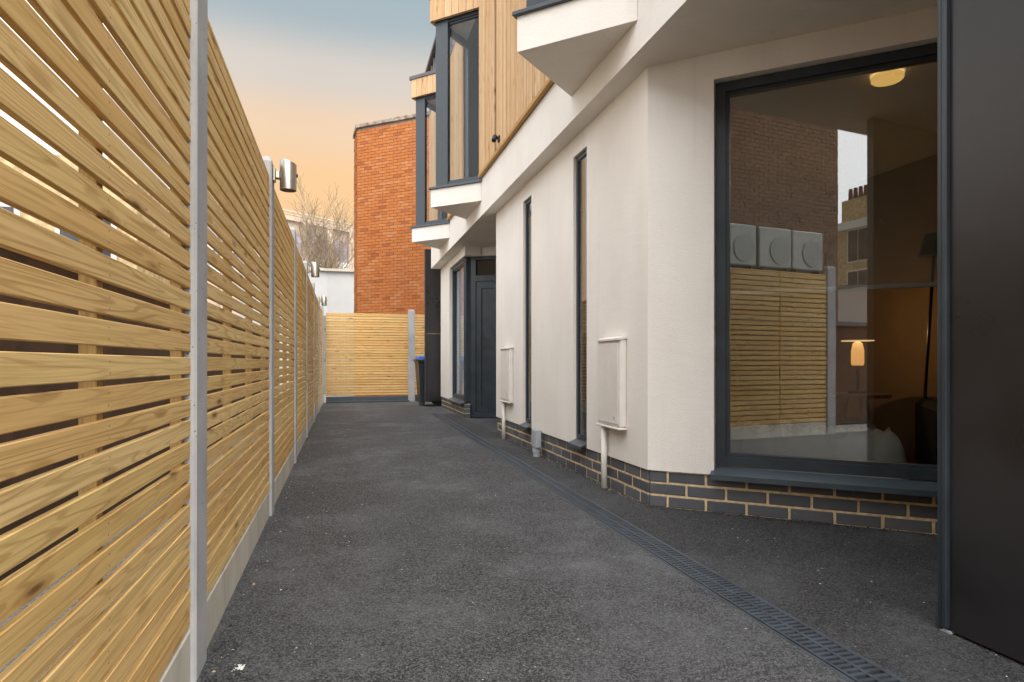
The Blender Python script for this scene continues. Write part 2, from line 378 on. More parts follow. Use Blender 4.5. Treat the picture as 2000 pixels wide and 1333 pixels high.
# ------------------------------------------------------------------ setting: ground
def sheet(name, poly, z, mat, **k):
    o = mesh(name, [(x, y, z) for x, y in poly], [tuple(range(len(poly)))], mat)
    return tag(o, kind='structure', **k)
sheet('ground', [(-400, -400), (400, -400), (400, 400), (-400, 400)], -.03, 'gravel')
sheet('asphalt_lane', [(-.48, -9), (6, -9), (6, 14.16), (-.48, 14.16)], 0., 'asphalt')
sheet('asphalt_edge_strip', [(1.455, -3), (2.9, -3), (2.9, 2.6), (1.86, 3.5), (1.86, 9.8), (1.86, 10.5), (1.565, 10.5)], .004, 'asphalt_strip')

# ------------------------------------------------------------------ side fence
XF = -.411
P0, DP = 1.962, 1.93
sl = MB().box((-.0050, -.9, -.0227), (.0075, .9, .0227)).done('slat', 'fence_pine', None, .0016)
slat_me = sl.data; bpy.data.objects.remove(sl)
def post_mesh():
    w, d = .076, .057
    poly = [(0, -w+.006), (0, w-.012), (-.010, w), (-d, w), (-d, -w), (-.006, -w)]
    zz = [(-.3, 1.), (2.055, 1.), (2.085, .72)]
    vs = []; fs = []; n = len(poly)
    for z, k in zz:
        for x, y in poly: vs.append((-d/2+(x+d/2)*k, y*k, z))
    for j in range(2):
        for i in range(n): fs.append((j*n+i, j*n+(i+1) % n, (j+1)*n+(i+1) % n, (j+1)*n+i))
    fs.append(tuple(range(n-1, -1, -1))); fs.append(tuple(2*n+i for i in range(n)))
    o = mesh('post', vs, fs, 'concrete'); m = o.data; bpy.data.objects.remove(o); return m
post_me = post_mesh()
def fence_panel(parent, T, rot, c, length, lab=None):
    # T maps (along, out, z) to world, c = centre along
    m = MB(); h = length/2
    for k in range(4):
        a = c-h+.022+(length-.044)*k/3
        m.box((a-.016, -.036, .155), (a+.016, -.0075, 1.945), T)
    pn = m.done('fence_panel', 'shaded_batten_pine', parent, .002)
    for i in range(31):
        z = .152+.029+i*.0581
        s = bpy.data.objects.new('slat', slat_me); link(s, pn)
        s.location = T(c+random.uniform(-.002, .002), random.uniform(-.0012, .0012), z+random.uniform(-.0016, .0016))
        s.rotation_euler = (random.uniform(-.0016, .0016), random.uniform(-.02, .02), rot+random.uniform(-.001, .001))
        s.scale = (1, length/1.8, random.uniform(.985, 1.02))
    # thin capping rail on the top edge
    cp = MB().box((c-h, -.056, 1.950), (c+h, .006, 1.966), T).done('cap_rail', 'fence_pine', pn, .002)
    return pn
side = thing('slatted_fence', (XF, 6, 0), 'long slatted timber fence with grey concrete posts along left side of lane', 'fence')
TS = lambda a, o, z: (XF+o, a, z)
posts = [P0+DP*k for k in range(7)]
for y in posts+[-.80, 14.08]:
    p = inst(post_me, 'post', (XF+.022, y, random.uniform(-.01, .012)), (random.uniform(-.003, .003), random.uniform(-.003, .003), 0), side)
spans = [(-.73, .035), (.040, P0-.068)]+[(posts[i]+.068, posts[i+1]-.068) for i in range(6)]+[(posts[6]+.068, 14.03)]
gm = MB()
for a, b in spans:
    fence_panel(side, TS, 0, (a+b)/2, b-a-.004)
    box('gravel_board', (XF-.035, a, -.05), (XF+.008, b, .148), 'board_concrete', side, .004)

# end fence across the lane
YE = 14.14
end = thing('slatted_fence', (.9, YE, 0), 'slatted timber fence closing the far end of the lane below red brick building', 'fence')
TE = lambda a, o, z: (a, YE-o, z)
for x in (1.515,):
    inst(post_me, 'post', (x, YE-.022, -.01), (0, 0, -math.pi/2), end)
for a, b in ((-.335, 1.47), (1.56, 2.9)):
    fence_panel(end, TE, -math.pi/2, (a+b)/2, b-a)
    box('gravel_board', (a, YE-.012, -.05), (b, YE+.03, .13), 'anthracite_sill', end, .004)
box('threshold_strip', (-.33, YE-.10, 0.), (1.46, YE-.02, .035), 'grate_plastic', end, .004)

# ------------------------------------------------------------------ fence lights
def fence_light(y, z, lab):
    t = thing('fence_light', (XF+.02, y, z), lab, 'light', 'steel cylinder lights on the fence posts')
    x0 = XF+.022
    box('mounting_plate', (x0, y-.028, z-.038), (x0+.012, y+.028, z+.042), 'brushed_steel', t, .003)
    box('arm', (x0+.0125, y-.02, z-.02), (x0+.037, y+.02, z+.025), 'brushed_steel', t, .004)
    cx = x0+.082; r = .047; n = 40; vs = []; fs = []
    prof = [(r*.86, -.05), (r*.9, -.082), (r, -.082), (r, None), (r*.97, 'top')]
    ring = []
    for j, (rr, zz) in enumerate([(r*.88, -.045), (r*.88, -.083), (r, -.083), (r, .080), (r*.95, .084)]):
        for q in range(n):
            a = 2*math.pi*q/n; tilt = -.28*math.cos(a)*rr if zz > 0 else 0
            vs.append((cx+rr*math.cos(a), y+rr*math.sin(a), z+zz+tilt))
    for j in range(4):
        for q in range(n): fs.append((j*n+q, j*n+(q+1) % n, (j+1)*n+(q+1) % n, (j+1)*n+q))
    fs.append(tuple(4*n+q for q in range(n)))
    b = mesh('body', vs, fs, 'brushed_steel', t)
    for p in b.data.polygons: p.use_smooth = len(p.vertices) == 4
    b.data.set_sharp_from_angle(angle=math.radians(35))
    ln = MB(); ln.prism([(cx+r*.87*math.cos(2*math.pi*q/24), y+r*.87*math.sin(2*math.pi*q/24)) for q in range(24)], z-.062, z-.05); ln.done('lens', 'lens', t)
    box('sensor_nub', (cx+r-.002, y-.008, z-.002), (cx+r+.008, y+.008, z+.016), 'black_plastic', t, .002)
fence_light(posts[1], 1.985, 'steel cylinder wall light on second post, nearest and largest, outlined against the sky')
fence_light(posts[3], 1.985, 'small steel cylinder light in front of the far white building, middle of three')
fence_light(posts[5], 1.985, 'farthest tiny cylinder light on fence post, just above the end fence corner')

# ------------------------------------------------------------------ the house
XA, YA0, YA1 = 1.809, 3.456, 7.34
house = thing('rendered_house', (3.5, 6, 0), 'white rendered house with dark windows and timber clad upper storey along right side', 'house')
dB = Vector((.7547, -.6561)).normalized(); iB = Vector((.6561, .7547)).normalized()
TA = lambda u, t, z: (XA+t, u, z)
TB = lambda u, t, z: (XA+dB.x*u+iB.x*t, YA0+dB.y*u+iB.y*t, z)
ZP, ZS = .226, 2.70
slots = [(4.44, 4.725), (5.88, 6.17)]
vs, fs = holed(YA0+.0, YA1, ZP, ZS+.02, [(a, b, .2, 2.545) for a, b in slots], 0, .27, TA)
mesh('wall', vs, fs, 'white_render', house)
SB = 2.75
vs, fs = holed(-.0, SB, ZP, ZS+.02, [(.39, 2.35, .2, 2.545)], 0.0, .27, TB)
# mitre the shared corner: pull the back edge of B so the two walls meet inside
mesh('wall', vs, fs, 'white_render', house)
box('wall', (XA+.02, YA1-.25, 0), (4.8, YA1, ZS+.02), 'white_render', house)
# plinths of blue-black brick
bk = MB().box((-.1065, -.05, -.0315), (.1065, .05, .0315)).done('brick', 'blue_brick', None, .004); brick_me = bk.data; bpy.data.objects.remove(bk)
bk = MB().box((-.051, -.05, -.0325), (.051, .05, .0325)).done('brick', 'blue_brick', None, .004); half_me = bk.data; bpy.data.objects.remove(bk)
def plinth(T, ang, u0, u1, start=0., rec=.012, ncourse=3, ztop=ZP):
    m = MB().box((u0+.01, rec+.0035, -.1), (u1-.006, rec+.098, ztop-.001), T); core = m.done('plinth', 'mortar_yellow', house)
    for c in range(ncourse):
        z = ztop-.006-.0325-c*.075
        u = u0+.004; first = True
        while u < u1-.03:
            if first and (c % 2 == 1): L = .215
            elif first: L = .102
            else: L = .215
            first = False
            L2 = min(L, u1-.004-u)
            if L2 < .04: break
            me = half_me if L < .15 else brick_me
            p = T(u+L2/2, rec+.05+random.uniform(-.0015, .0015), z+random.uniform(-.001, .001))
            inst(me, 'brick', p, (random.uniform(-.006, .006), 0, ang+random.uniform(-.006, .006)), core, (L2/L, 1, 1))
            u += L2+.0105
    return core
plinth(TA, math.pi/2, YA0+.012, YA1-.02)
plinth(TB, math.atan2(dB.y, dB.x), .006, SB)

def window(T, u0, u1, z0, z1, t=.1, fw=.05, fd=.07, mat='anthracite', parent=house, name='window', glass='glass', inner=.022, po=.034):
    vs, fs = holed(u0, u1, z0, z1, [(u0+fw, u1-fw, z0+fw, z1-fw)], t, t+fd, T)
    w = mesh(name, vs, fs, mat, parent)
    vs, fs = holed(u0+fw-.004, u1-fw+.004, z0+fw-.004, z1-fw+.004, [(u0+fw+inner, u1-fw-inner, z0+fw+inner, z1-fw-inner)], t+min(.018, po-.004), t+fd-.004, T)
    mesh('glazing_bead', vs, fs, mat, w)
    box('pane', (u0+fw, t+po, z0+fw), (u1-fw, t+po+.008, z1-fw), glass, w, 0, T)
    return w
def sill(T, u0, u1, z, t0, t1, parent, drop=.02, mat='anthracite_sill'):
    # folded metal sill: sloping top with a down-turned nose
    v = [T(u0, t1, z+.03), T(u1, t1, z+.03), T(u1, t0, z), T(u0, t0, z), T(u0, t0, z-drop), T(u1, t0, z-drop), T(u0, t0+.004, z-drop), T(u1, t0+.004, z-drop),
         T(u0, t0+.004, z-.004), T(u1, t0+.004, z-.004), T(u0, t1, z+.024), T(u1, t1, z+.024)]
    f = [(0, 1, 2, 3), (3, 2, 5, 4), (4, 5, 7, 6), (6, 7, 9, 8), (8, 9, 11, 10), (0, 10, 11, 1), (0, 3, 4, 6, 8, 10), (1, 11, 9, 7, 5, 2)]
    return mesh('sill', v, f, mat, parent)
for a, b in slots:
    w = window(TA, a+.004, b-.004, .275, 2.54, t=.024, fw=.03, inner=.006, po=.012, glass='coated_glass')
    sill(TA, a+.004, b-.004, .238, -.05, .024, w, .022)
wB = window(TB, .394, 2.346, .272, 2.541, t=.055, fw=.055, inner=.02, glass='coated_glass')
sill(TB, .375, 2.365, .236, -.055, .055, wB, .03)

# soffit, fascia, upper walls
XS = 1.665; YN = -.5  # unseen near end of the house, cut short to let skylight onto the fence
mesh('soffit', *(lambda m: (m.v, m.f))(MB().box((XS+.19, YN, ZS), (6.2, 12.0, ZS+.12))), 'white_render', house)
box('fascia_band', (XS-.002, YN-.01, ZS-.003), (XS+.2, 12.01, 3.152), 'white_render', house)
bays = [(3.30, 3.845, 4.385, 1.087), (7.49, 8.00, 8.53, 1.105), (9.86, 10.39, 10.92, 1.12)]   # y near, y tip, y far, x tip
TU = lambda u, t, z: (XS+t, u, z)
ZSILL, ZHEAD, ZTOP = 3.125, 5.29, 5.565
vs, fs = holed(YN, 12.0, 3.152, 6.5, [(a+.06, c-.06, ZSILL, ZHEAD) for a, b, c, x in bays], -.012, .2, TU)
mesh('upper_wall', vs, fs, 'black_plastic', house)
# vertical larch boards
bd = MB().box((-.012, -.0305, 0), (.012, .0305, 1.)).done('board', 'larch', None); 
def board_mesh(h):
    o = MB().box((-.012, -.0208, 0), (.012, .0208, h)).done('cladding_board', 'larch', None, .003); m = o.data; bpy.data.objects.remove(o); return m
bpy.data.objects.remove(bd)
long_b = board_mesh(5.62-3.195)
clad = box('cladding_batten', (XS-.03, 2.3, 5.621), (XS-.0125, 12.0, 5.65), 'larch_trim', house)
y = 2.4
gap_y = 6.62
while y < 12.0:
    inbay = any(a-.02 < y < c+.02 for a, b, c, x in bays)
    if abs(y-gap_y) > .045 and not inbay:
        inst(long_b, 'cladding_board', (XS-.030+random.uniform(-.004, .004), y, 3.195), (0, 0, random.uniform(-.01, .01)), clad)
    y += .0495
box('cover_strip', (XS-.024, gap_y-.04, 3.195), (XS-.013, gap_y+.04, 5.615), 'larch_trim', clad)
segs = [(2.4, bays[0][0]-.01), (bays[0][2]+.01, bays[1][0]-.01), (bays[1][2]+.01, bays[2][0]-.01), (bays[2][2]+.01, 11.98)]
for a, b in segs:
    box('bottom_trim', (XS-.05, a, 3.153), (XS-.004, b, 3.193), 'larch_trim', house, .003)
# dark seamed metal band above the timber
zb_ = box('metal_band', (XS-.03, 2.3, 5.652), (XS-.0125, 12.02, 6.455), 'zinc', house)
for k in range(33):
    box('seam', (XS-.055, 2.4+k*.297, 5.66), (XS-.031, 2.425+k*.297, 6.45), 'zinc_light', zb_)
rf = MB()
T0, T1 = (1.60, 6.5), (3.6, 6.95)
mr = mesh('roof', [(T0[0], 2, T0[1]), (T0[0], 12.6, T0[1]), (T1[0], 12.6, T1[1]), (T1[0], 2, T1[1]), (4.5, 2, T0[1]), (4.5, 12.6, T0[1]), (4.5, 12.6, T1[1]), (4.5, 2, T1[1])],
     [(0, 3, 2, 1), (3, 7, 6, 2), (4, 5, 6, 7), (0, 1, 5, 4), (1, 2, 6, 5), (0, 4, 7, 3)], 'zinc', house)
for k in range(22):
    yy = 2.2+k*.48
    mesh('standing_seam', [(T0[0]-.03, yy, T0[1]), (T0[0], yy+.02, T0[1]), (T1[0]-.03, yy, T1[1]), (T1[0], yy+.02, T1[1]), (T0[0]+.02, yy-.005, T0[1]), (T1[0]+.02, yy-.005, T1[1])],
         [(0, 1, 3, 2), (0, 2, 5, 4), (0, 4, 1), (2, 3, 5), (1, 4, 5, 3)], 'zinc_light', mr)
box('gutter', (1.55, 2, 6.46), (1.66, 12.65, 6.52), 'zinc', house, .01)
# triangular bay windows
def bay(a, b, c, xt):
    Tp, Rp, Lp = Vector((xt, b)), Vector((XS, a)), Vector((XS, c))
    base = MB().prism([(XS-.004, c), tuple(Tp), (XS-.004, a)], 2.882, 3.108).done('bay_window', 'white_render', house)
    def off(k, dx=0.): return [(XS+dx, c+k), (xt-k*1.05, b), (XS+dx, a-k)]
    MB().prism(off(.035), 3.109, 3.137).done('sill', 'anthracite_sill', base, .004)
    def face(A, Bp, inset):
        d = (Bp-A); L = d.length; d.normalize(); n = Vector((-d.y, d.x))
        if n.x < 0: n = -n
        o = A+n*inset
        return (lambda u, t, z: (o.x+d.x*u+n.x*t, o.y+d.y*u+n.y*t, z)), L
    for Q in (Rp, Lp):
        Tq, L = face(Tp, Q, .045)
        f = window(Tq, .13, L-.005, ZSILL+.013, ZHEAD, t=0, fw=.055, fd=.06, parent=base, inner=.02, name='frame', glass='clear_glass')
        # keep two levels only: glazing pieces hang on the bay itself
        for ch in list(f.children): ch.parent = base
    k = .062
    MB().prism([(xt+k, b), (xt+k+.135, b-.13), (xt+k+.175, b-.085), (xt+k+.11, b), (xt+k+.175, b+.085), (xt+k+.135, b+.13)], 3.138, ZHEAD).done('corner_post', 'anthracite', base, .003)
    MB().prism(off(-.03), ZHEAD+.001, ZTOP).done('head_box', 'plaster', base)
    MB().prism(off(.045), ZTOP+.001, ZTOP+.06).done('cap_flashing', 'zinc', base, .004)
    for Q in (Rp, Lp):
        d = (Q-Tp); L = d.length; d.normalize(); n = Vector((-d.y, d.x))
        if n.x > 0: n = -n
        m = int(L/.098); wd = L/m
        for i in range(m):
            u0, u1 = i*wd+.002, (i+1)*wd-.002
            p = [Tp+d*u0-n*.024, Tp+d*u1-n*.024, Tp+d*u1+n*.018, Tp+d*u0+n*.018]
            MB().prism([tuple(q) for q in p], ZHEAD-.02, ZTOP).done('cladding_board', 'larch', base, .002)
    # room behind
    r = MB()
    x0, x1, y0, y1, z0, z1 = XS+.2, XS+2.4, a-.25, c+.25, ZSILL-.05, ZHEAD
    room = mesh('room_lining', [(x0, y0, z0), (x1, y0, z0), (x1, y1, z0), (x0, y1, z0), (x0, y0, z1), (x1, y0, z1), (x1, y1, z1), (x0, y1, z1)],
         [(0, 1, 2, 3), (4, 5, 6, 7), (0, 1, 5, 4), (1, 2, 6, 5), (2, 3, 7, 6)], 'plaster', base)
    # curtain gathered at the far jamb
    cv = []; cf = []; n = 26
    for i in range(n+1):
        yy = a+.09+.16*i/n; xx = XS+.1+.02*math.sin(i*1.3)
        cv += [(xx-.05, yy, ZSILL+.03), (xx-.03, yy, ZHEAD-.03)]
    for i in range(n): cf.append((2*i, 2*i+2, 2*i+3, 2*i+1))
    cu = mesh('curtain', cv, cf, 'fabric_white', base, True)
for q in bays: bay(*q)

# second dwelling: door recess
X2 = 1.85; YC = 9.72
T2 = lambda u, t, z: (X2+t, u, z)
vs, fs = holed(9.55, 12.0, ZP, ZS+.01, [(9.4, 10.98, .2, 2.56)], 0, .25, T2)
mesh('wall', vs, fs, 'white_render', house)
w2 = window(T2, 9.70, 10.975, .262, 2.555, t=.05, fw=.05, inner=.02, glass='clear_glass')
sill(T2, 9.66, 10.975, .232, -.045, .05, w2, .022)
box('blind', (X2+.125, 9.76, .3), (X2+.129, 10.92, 2.53), 'blind_pale', w2)
plinth(T2, math.pi/2, 9.66, 12.0)
d2 = Vector((.85, -.53)).normalized(); i2 = Vector((.53, .85)).normalized(); O2 = Vector((1.86, 9.74))
T3 = lambda u, t, z: (O2.x+d2.x*u+i2.x*t, O2.y+d2.y*u+i2.y*t, z)
DW = 1.22
door = mesh('door', *holed(.0, DW, .012, 2.56, [(.2, DW-.06, .10, 2.17), (.2, DW-.06, 2.26, 2.51)], .03, .11, T3), 'anthracite', house)
mesh('leaf', *holed(.203, DW-.063, .103, 2.167, [(.29, DW-.15, .19, 2.06)], .045, .09, T3), 'anthracite', door)
box('leaf_panel', (.288, .062, .188), (DW-.148, .082, 2.062), 'anthracite', door, 0, T3)
box('transom_pane', (.2, .06, 2.26), (DW-.06, .068, 2.51), 'glass', door, 0, T3)
hm = MB(); hm.tube([T3(DW-.11, -.03, .95), T3(DW-.11, -.03, 1.45)], [.012, .012], 8); hm.done('handle', 'brushed_steel', door)
mesh('door_head', *holed(.0, DW+.3, 2.563, ZS+.01, [], .0, .2, T3), 'white_render', house)
box('jamb_wall', (DW+.01, .0, 0), (DW+.5, .2, 2.56), 'white_render', house, 0, T3)
# alcove and far-room linings
ms_ = MB(); ms_.box((2.2, 10.2, .0), (4.8, 10.4, 2.7)); ms_.done('partition', 'plaster', house)
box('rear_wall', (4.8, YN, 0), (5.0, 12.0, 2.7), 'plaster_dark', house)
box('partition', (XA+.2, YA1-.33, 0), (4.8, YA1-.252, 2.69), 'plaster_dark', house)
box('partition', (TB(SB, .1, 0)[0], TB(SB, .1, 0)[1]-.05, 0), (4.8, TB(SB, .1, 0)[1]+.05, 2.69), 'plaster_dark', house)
box('end_wall', (1.95, YN, 0), (4.8, YN+.1, 2.69), 'white_render', house)
sq = (.255-iB.x*.255)/dB.x
rpoly = [TB(sq, .255, 0)[:2], TB(SB, .255, 0)[:2], (4.8, TB(SB, .255, 0)[1]), (4.8, 7.01), (XA+.255, 7.01)]
MB().prism(rpoly, .02, .06).done('room_floor', 'room_floor', house)
MB().prism(rpoly, 2.63, 2.66).done('room_ceiling', 'plaster', house)
box('end_wall', (XA+.3, 11.75, 0), (4.8, 12.0, 2.69), 'white_render', house)
box('end_wall', (XS+.21, 11.85, 2.83), (4.5, 12.0, 6.49), 'white_render', house)

# ------------------------------------------------------------------ black bin-store screen on the right and open door at the far end
sc = thing('bin_store_screen', (1.93, .6, 0), 'tall black metal screen filling the right edge of the lane', 'screen')
box('panel', (1.906, YN, .012), (1.94, 1.58, 2.695), 'black_panel', sc, .002)
box('edge_trim', (1.890, 1.572, .02), (1.945, 1.590, 2.69), 'anthracite', sc, .003)
box('edge_trim', (1.898, 1.592, .006), (1.955, 1.612, 2.695), 'anthracite', sc, .004)
box('foot', (1.90, 1.565, 0.), (1.94, 1.605, .012), 'grey_box', sc, .002)
fd_ = thing('bin_store_door', (1.75, 12.3, .1), 'dark grey metal door standing open at far end beside the blue lidded bin', 'door')
box('leaf', (1.60, 12.28, .115), (1.915, 12.32, 1.45), 'black_panel', fd_, .003)
box('leaf', (1.60, 12.28, 1.455), (1.915, 12.32, 3.12), 'black_panel', fd_, .003)
box('edge_frame', (1.575, 12.27, .115), (1.598, 12.33, 3.12), 'anthracite', fd_, .003)
box('post', (1.918, 12.26, 0), (1.97, 12.34, 3.12), 'anthracite', fd_, .003)

# ------------------------------------------------------------------ meter boxes
def meter(y0, y1, lab, pipe_y):
    t = thing('meter_box', (XA-.05, (y0+y1)/2, .45), lab, 'meter box', 'white meter boxes on the wall')
    za, zb = .455, 1.04; x0, x1 = XA-.060, XA-.001
    box('case', (x0+.010, y0, za), (x1, y1, zb), 'meter_white', t, .008)
    box('door', (x0+.002, y0+.014, za+.018), (x0+.0095, y1-.014, zb-.024), 'meter_white', t, .005)
    mesh('hood', [(x1, y0-.008, zb+.022), (x1, y1+.008, zb+.022), (x0-.006, y1+.008, zb+.004), (x0-.006, y0-.008, zb+.004), (x0-.006, y0-.008, zb-.008), (x0-.006, y1+.008, zb-.008), (x1, y0-.008, zb+.002), (x1, y1+.008, zb+.002)],
         [(0, 1, 2, 3), (3, 2, 5, 4), (4, 5, 7, 6), (0, 3, 4, 6), (1, 7, 5, 2), (0, 6, 7, 1)], 'meter_white', t)
    box('bottom_lip', (x0-.004, y0-.006, za-.016), (x1, y1+.006, za-.002), 'meter_white', t, .003)
    box('lock', (x0-.001, y0+.06, za+.05), (x0+.0015, y0+.08, za+.07), 'grey_box', t)
    m = MB(); m.tube([(XA-.030, pipe_y, -.05), (XA-.030, pipe_y, .44)], [.021, .021], 16); p = m.done('conduit', 'pvc_white', t)
    for f in p.data.polygons: f.use_smooth = len(f.vertices) == 4
meter(3.745, 4.105, 'white meter box nearest camera between tall slot window and wall corner', 4.045)
meter(6.545, 6.935, 'white meter box beside the door recess, farther and smaller one', 6.86)
jb = thing('junction_box', (XA-.05, 5.53, 0), 'small grey cable box on a short pipe below the far slot window', 'junction box')
box('body', (XA-.085, 5.47, .09), (XA-.03, 5.585, .262), 'grey_box', jb, .007)
box('lid', (XA-.092, 5.476, .096), (XA-.0855, 5.579, .25), 'grey_box', jb, .003)
m = MB(); m.tube([(XA-.058, 5.53, -.02), (XA-.058, 5.53, .089)], [.034, .034], 14); m.done('pipe', 'grey_box', jb)
m = MB(); m.tube([(XA-.058, 5.53, .045), (XA-.058, 5.53, .088)], [.04, .04], 14); m.done('collar', 'grey_box', jb)

# security light on the cladding
sl_ = thing('security_light', (XS-.06, 6.42, 3.26), 'small black floodlight fixed low on the timber cladding', 'light')
box('bracket', (XS-.062, 6.40, 3.235), (XS-.044, 6.45, 3.30), 'black_plastic', sl_, .003)
mb = MB(); mb.tube([(XS-.085, 6.46, 3.30), (XS-.115, 6.40, 3.235)], [.028, .024], 12); mb.done('head', 'black_plastic', sl_, .003)
box('arm', (XS-.09, 6.42, 3.26), (XS-.0625, 6.435, 3.28), 'black_plastic', sl_, .002)

# ------------------------------------------------------------------ drain
dr = thing('drain_channel', (1.45, 5, 0), 'long dark slotted drain channel running through the asphalt', 'drain')
p0, p1 = Vector((1.385, -.6)), Vector((1.505, 10.4)); dd = (p1-p0).normalized(); dn = Vector((dd.y, -dd.x)); ang = math.atan2(dd.y, dd.x)-math.pi/2
TD = lambda u, t, z: (p0.x+dd.x*u+dn.x*t, p0.y+dd.y*u+dn.y*t, z)
gmb = MB(); LG = .997; zt = 0.0
for x0, x1 in ((-.061, -.052), (-.006, .006), (.052, .061)): gmb.box((x0, -LG/2, -.02), (x1, LG/2, zt))
for c0, offy in ((-.029, 0.), (.029, .010)):
    yy = -LG/2+offy
    while yy < LG/2-.008:
        gmb.box((c0-.0235, yy, -.018), (c0+.0235, min(yy+.0135, LG/2), zt-.001)); yy += .0255
g0 = gmb.done('grating', 'grate_plastic'); gme = g0.data; bpy.data.objects.remove(g0)
nG = int((p1-p0).length)
box('channel_bed', (0, -.064, .0015), (nG, .064, .0022), 'channel_dark', dr, 0, TD)
for i in range(nG):
    q = TD(i+.5, 0, .0225); inst(gme, 'grating', q, (0, 0, ang), dr)
for s in (-1, 1):
    a, b = sorted((s*.0625, s*.074)); box('edge_rail', (0, a, -.02), (nG, b, .0205), 'grate_plastic', dr, .002, TD)
# asphalt is ramped up to the drain rails on both sides
def ramp_strip(name, t0, t1, mat, zend):
    vs = []; fs = []; N = 120
    for i in range(N+1):
        u = nG*i/N; w = t1+(.03*(random.random()-.5) if abs(t1) > .1 else 0)
        vs += [TD(u, t0, .019), TD(u, t0*.6+w*.4, .012+random.uniform(-.001, .001)), TD(u, w, zend)]
    for i in range(N):
        for k in range(2): fs.append((3*i+k, 3*i+k+1, 3*i+3+k+1, 3*i+3+k))
    return tag(mesh(name, vs, fs, mat), kind='structure')
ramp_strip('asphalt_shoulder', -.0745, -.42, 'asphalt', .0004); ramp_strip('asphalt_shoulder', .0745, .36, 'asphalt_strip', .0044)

# crumbled asphalt and mortar bits along the wall foot, flecks on the lane
def bits(name, spots, mat, lab, smin, smax):
    m = MB()
    for x, y, z in spots:
        r = random.uniform(smin, smax); a = random.random()*6; n = 5
        i = len(m.v)
        for q in range(n):
            t = a+2*math.pi*q/n; k = r*random.uniform(.6, 1.2); m.v.append((x+k*math.cos(t), y+k*math.sin(t), z))
        m.v.append((x+random.uniform(-.3, .3)*r, y+random.uniform(-.3, .3)*r, z+r*random.uniform(.4, .9)))
        for q in range(n): m.f.append((i+q, i+(q+1) % n, i+n))
    o = m.done(name, mat); return tag(o, lab, 'debris', kind='stuff')
sp_ = []
for i in range(90): sp_.append((random.uniform(-.3, 1.3), random.uniform(1.2, 9)**1.0, .001))
for i in range(40): sp_.append((random.uniform(1.6, 2.1), random.uniform(1.3, 3.2), .0045))
bits('white_flecks', sp_, 'debris_white', 'tiny white chips scattered over the asphalt', .0015, .0045)
sp_ = [(-.291+random.gauss(0, .010), 1.946+random.gauss(0, .008), .001) for i in range(70)]
bits('plaster_crumbs', sp_, 'debris_white', 'small heap of white plaster crumbs near the first fence post', .001, .005)
sp_ = [(XA-.004-abs(random.gauss(0, .022)), random.uniform(3.5, 7.2), .005) for i in range(420)]
for i in range(260):
    u = random.uniform(0, 1.6); x, y, z = TB(u, -.002-abs(random.gauss(0, .02)), .005); sp_.append((x, y, z))
bits('asphalt_crumbs', sp_, 'asphalt_strip', 'loose dark asphalt crumbs along the foot of the brick plinth', .004, .014)
sp_ = [(XA-.006-abs(random.gauss(0, .012)), random.uniform(3.6, 5.6), .006) for i in range(90)]
bits('mortar_crumbs', sp_, 'debris_tan', 'pale mortar crumbs along the foot of the brick plinth', .002, .006)
sp_ = [(XF+.045+abs(random.gauss(0, .03)), random.uniform(1.0, 9), .001) for i in range(60)]
bits('wood_chips', sp_, 'debris_tan', 'tan wood chips along the foot of the side fence', .002, .007)
# dark crumbling asphalt beside first post
sp_ = [(XF+.03+abs(random.gauss(0, .06)), 1.9+random.gauss(0, .12), .001) for i in range(160)]
bits('tar_lumps', sp_, 'asphalt_strip', 'rough black tar lumps around the base of the nearest post', .004, .013)

# ------------------------------------------------------------------ wheelie bin
wb = thing('wheelie_bin', (1.66, 12.75, 0), 'black wheelie bin with blue lid half hidden behind the open metal door', 'bin')
bx0, bx1, by0, by1 = 1.47, 2.02, 12.45, 13.1
v = []; 
for z, k in ((.09, .80), (.86, .98), (.90, 1.04), (.94, 1.04)):
    cx, cy = (bx0+bx1)/2, (by0+by1)/2; hx, hy = (bx1-bx0)/2*k, (by1-by0)/2*k
    v += [(cx-hx, cy-hy, z), (cx+hx, cy-hy, z), (cx+hx, cy+hy, z), (cx-hx, cy+hy, z)]
f = [(3, 2, 1, 0), (12, 13, 14, 15)]
for j in range(3):
    for q in range(4): f.append((4*j+q, 4*j+(q+1) % 4, 4*j+4+(q+1) % 4, 4*j+4+q))
mesh('body', v, f, 'bin_black', wb)
v = []
for z, k in ((.945, 1.02), (.985, 1.0), (1.02, .82)):
    hx, hy = (bx1-bx0)/2*k, (by1-by0)/2*k; v += [(cx-hx, cy-hy, z), (cx+hx, cy-hy, z), (cx+hx, cy+hy, z), (cx-hx, cy+hy, z)]
f = [(3, 2, 1, 0), (8, 9, 10, 11)]+[(4*j+q, 4*j+(q+1) % 4, 4*j+4+(q+1) % 4, 4*j+4+q) for j in range(2) for q in range(4)]
mesh('lid', v, f, 'bin_blue', wb)
MB().tube([(bx0-.03, by0+.05, .93), (bx0-.03, by1-.05, .93)], [.014, .014], 8).done('handle', 'bin_black', wb)
for yy in (by0+.03, by1-.09):
    MB().tube([(bx1-.12, yy, .1), (bx1-.12, yy+.055, .1)], [.1, .1], 18).done('wheel', 'black_plastic', wb)
MB().box((bx0+.08, by0+.08, 0), (bx0+.14, by1-.08, .092)).done('foot', 'bin_black', wb)

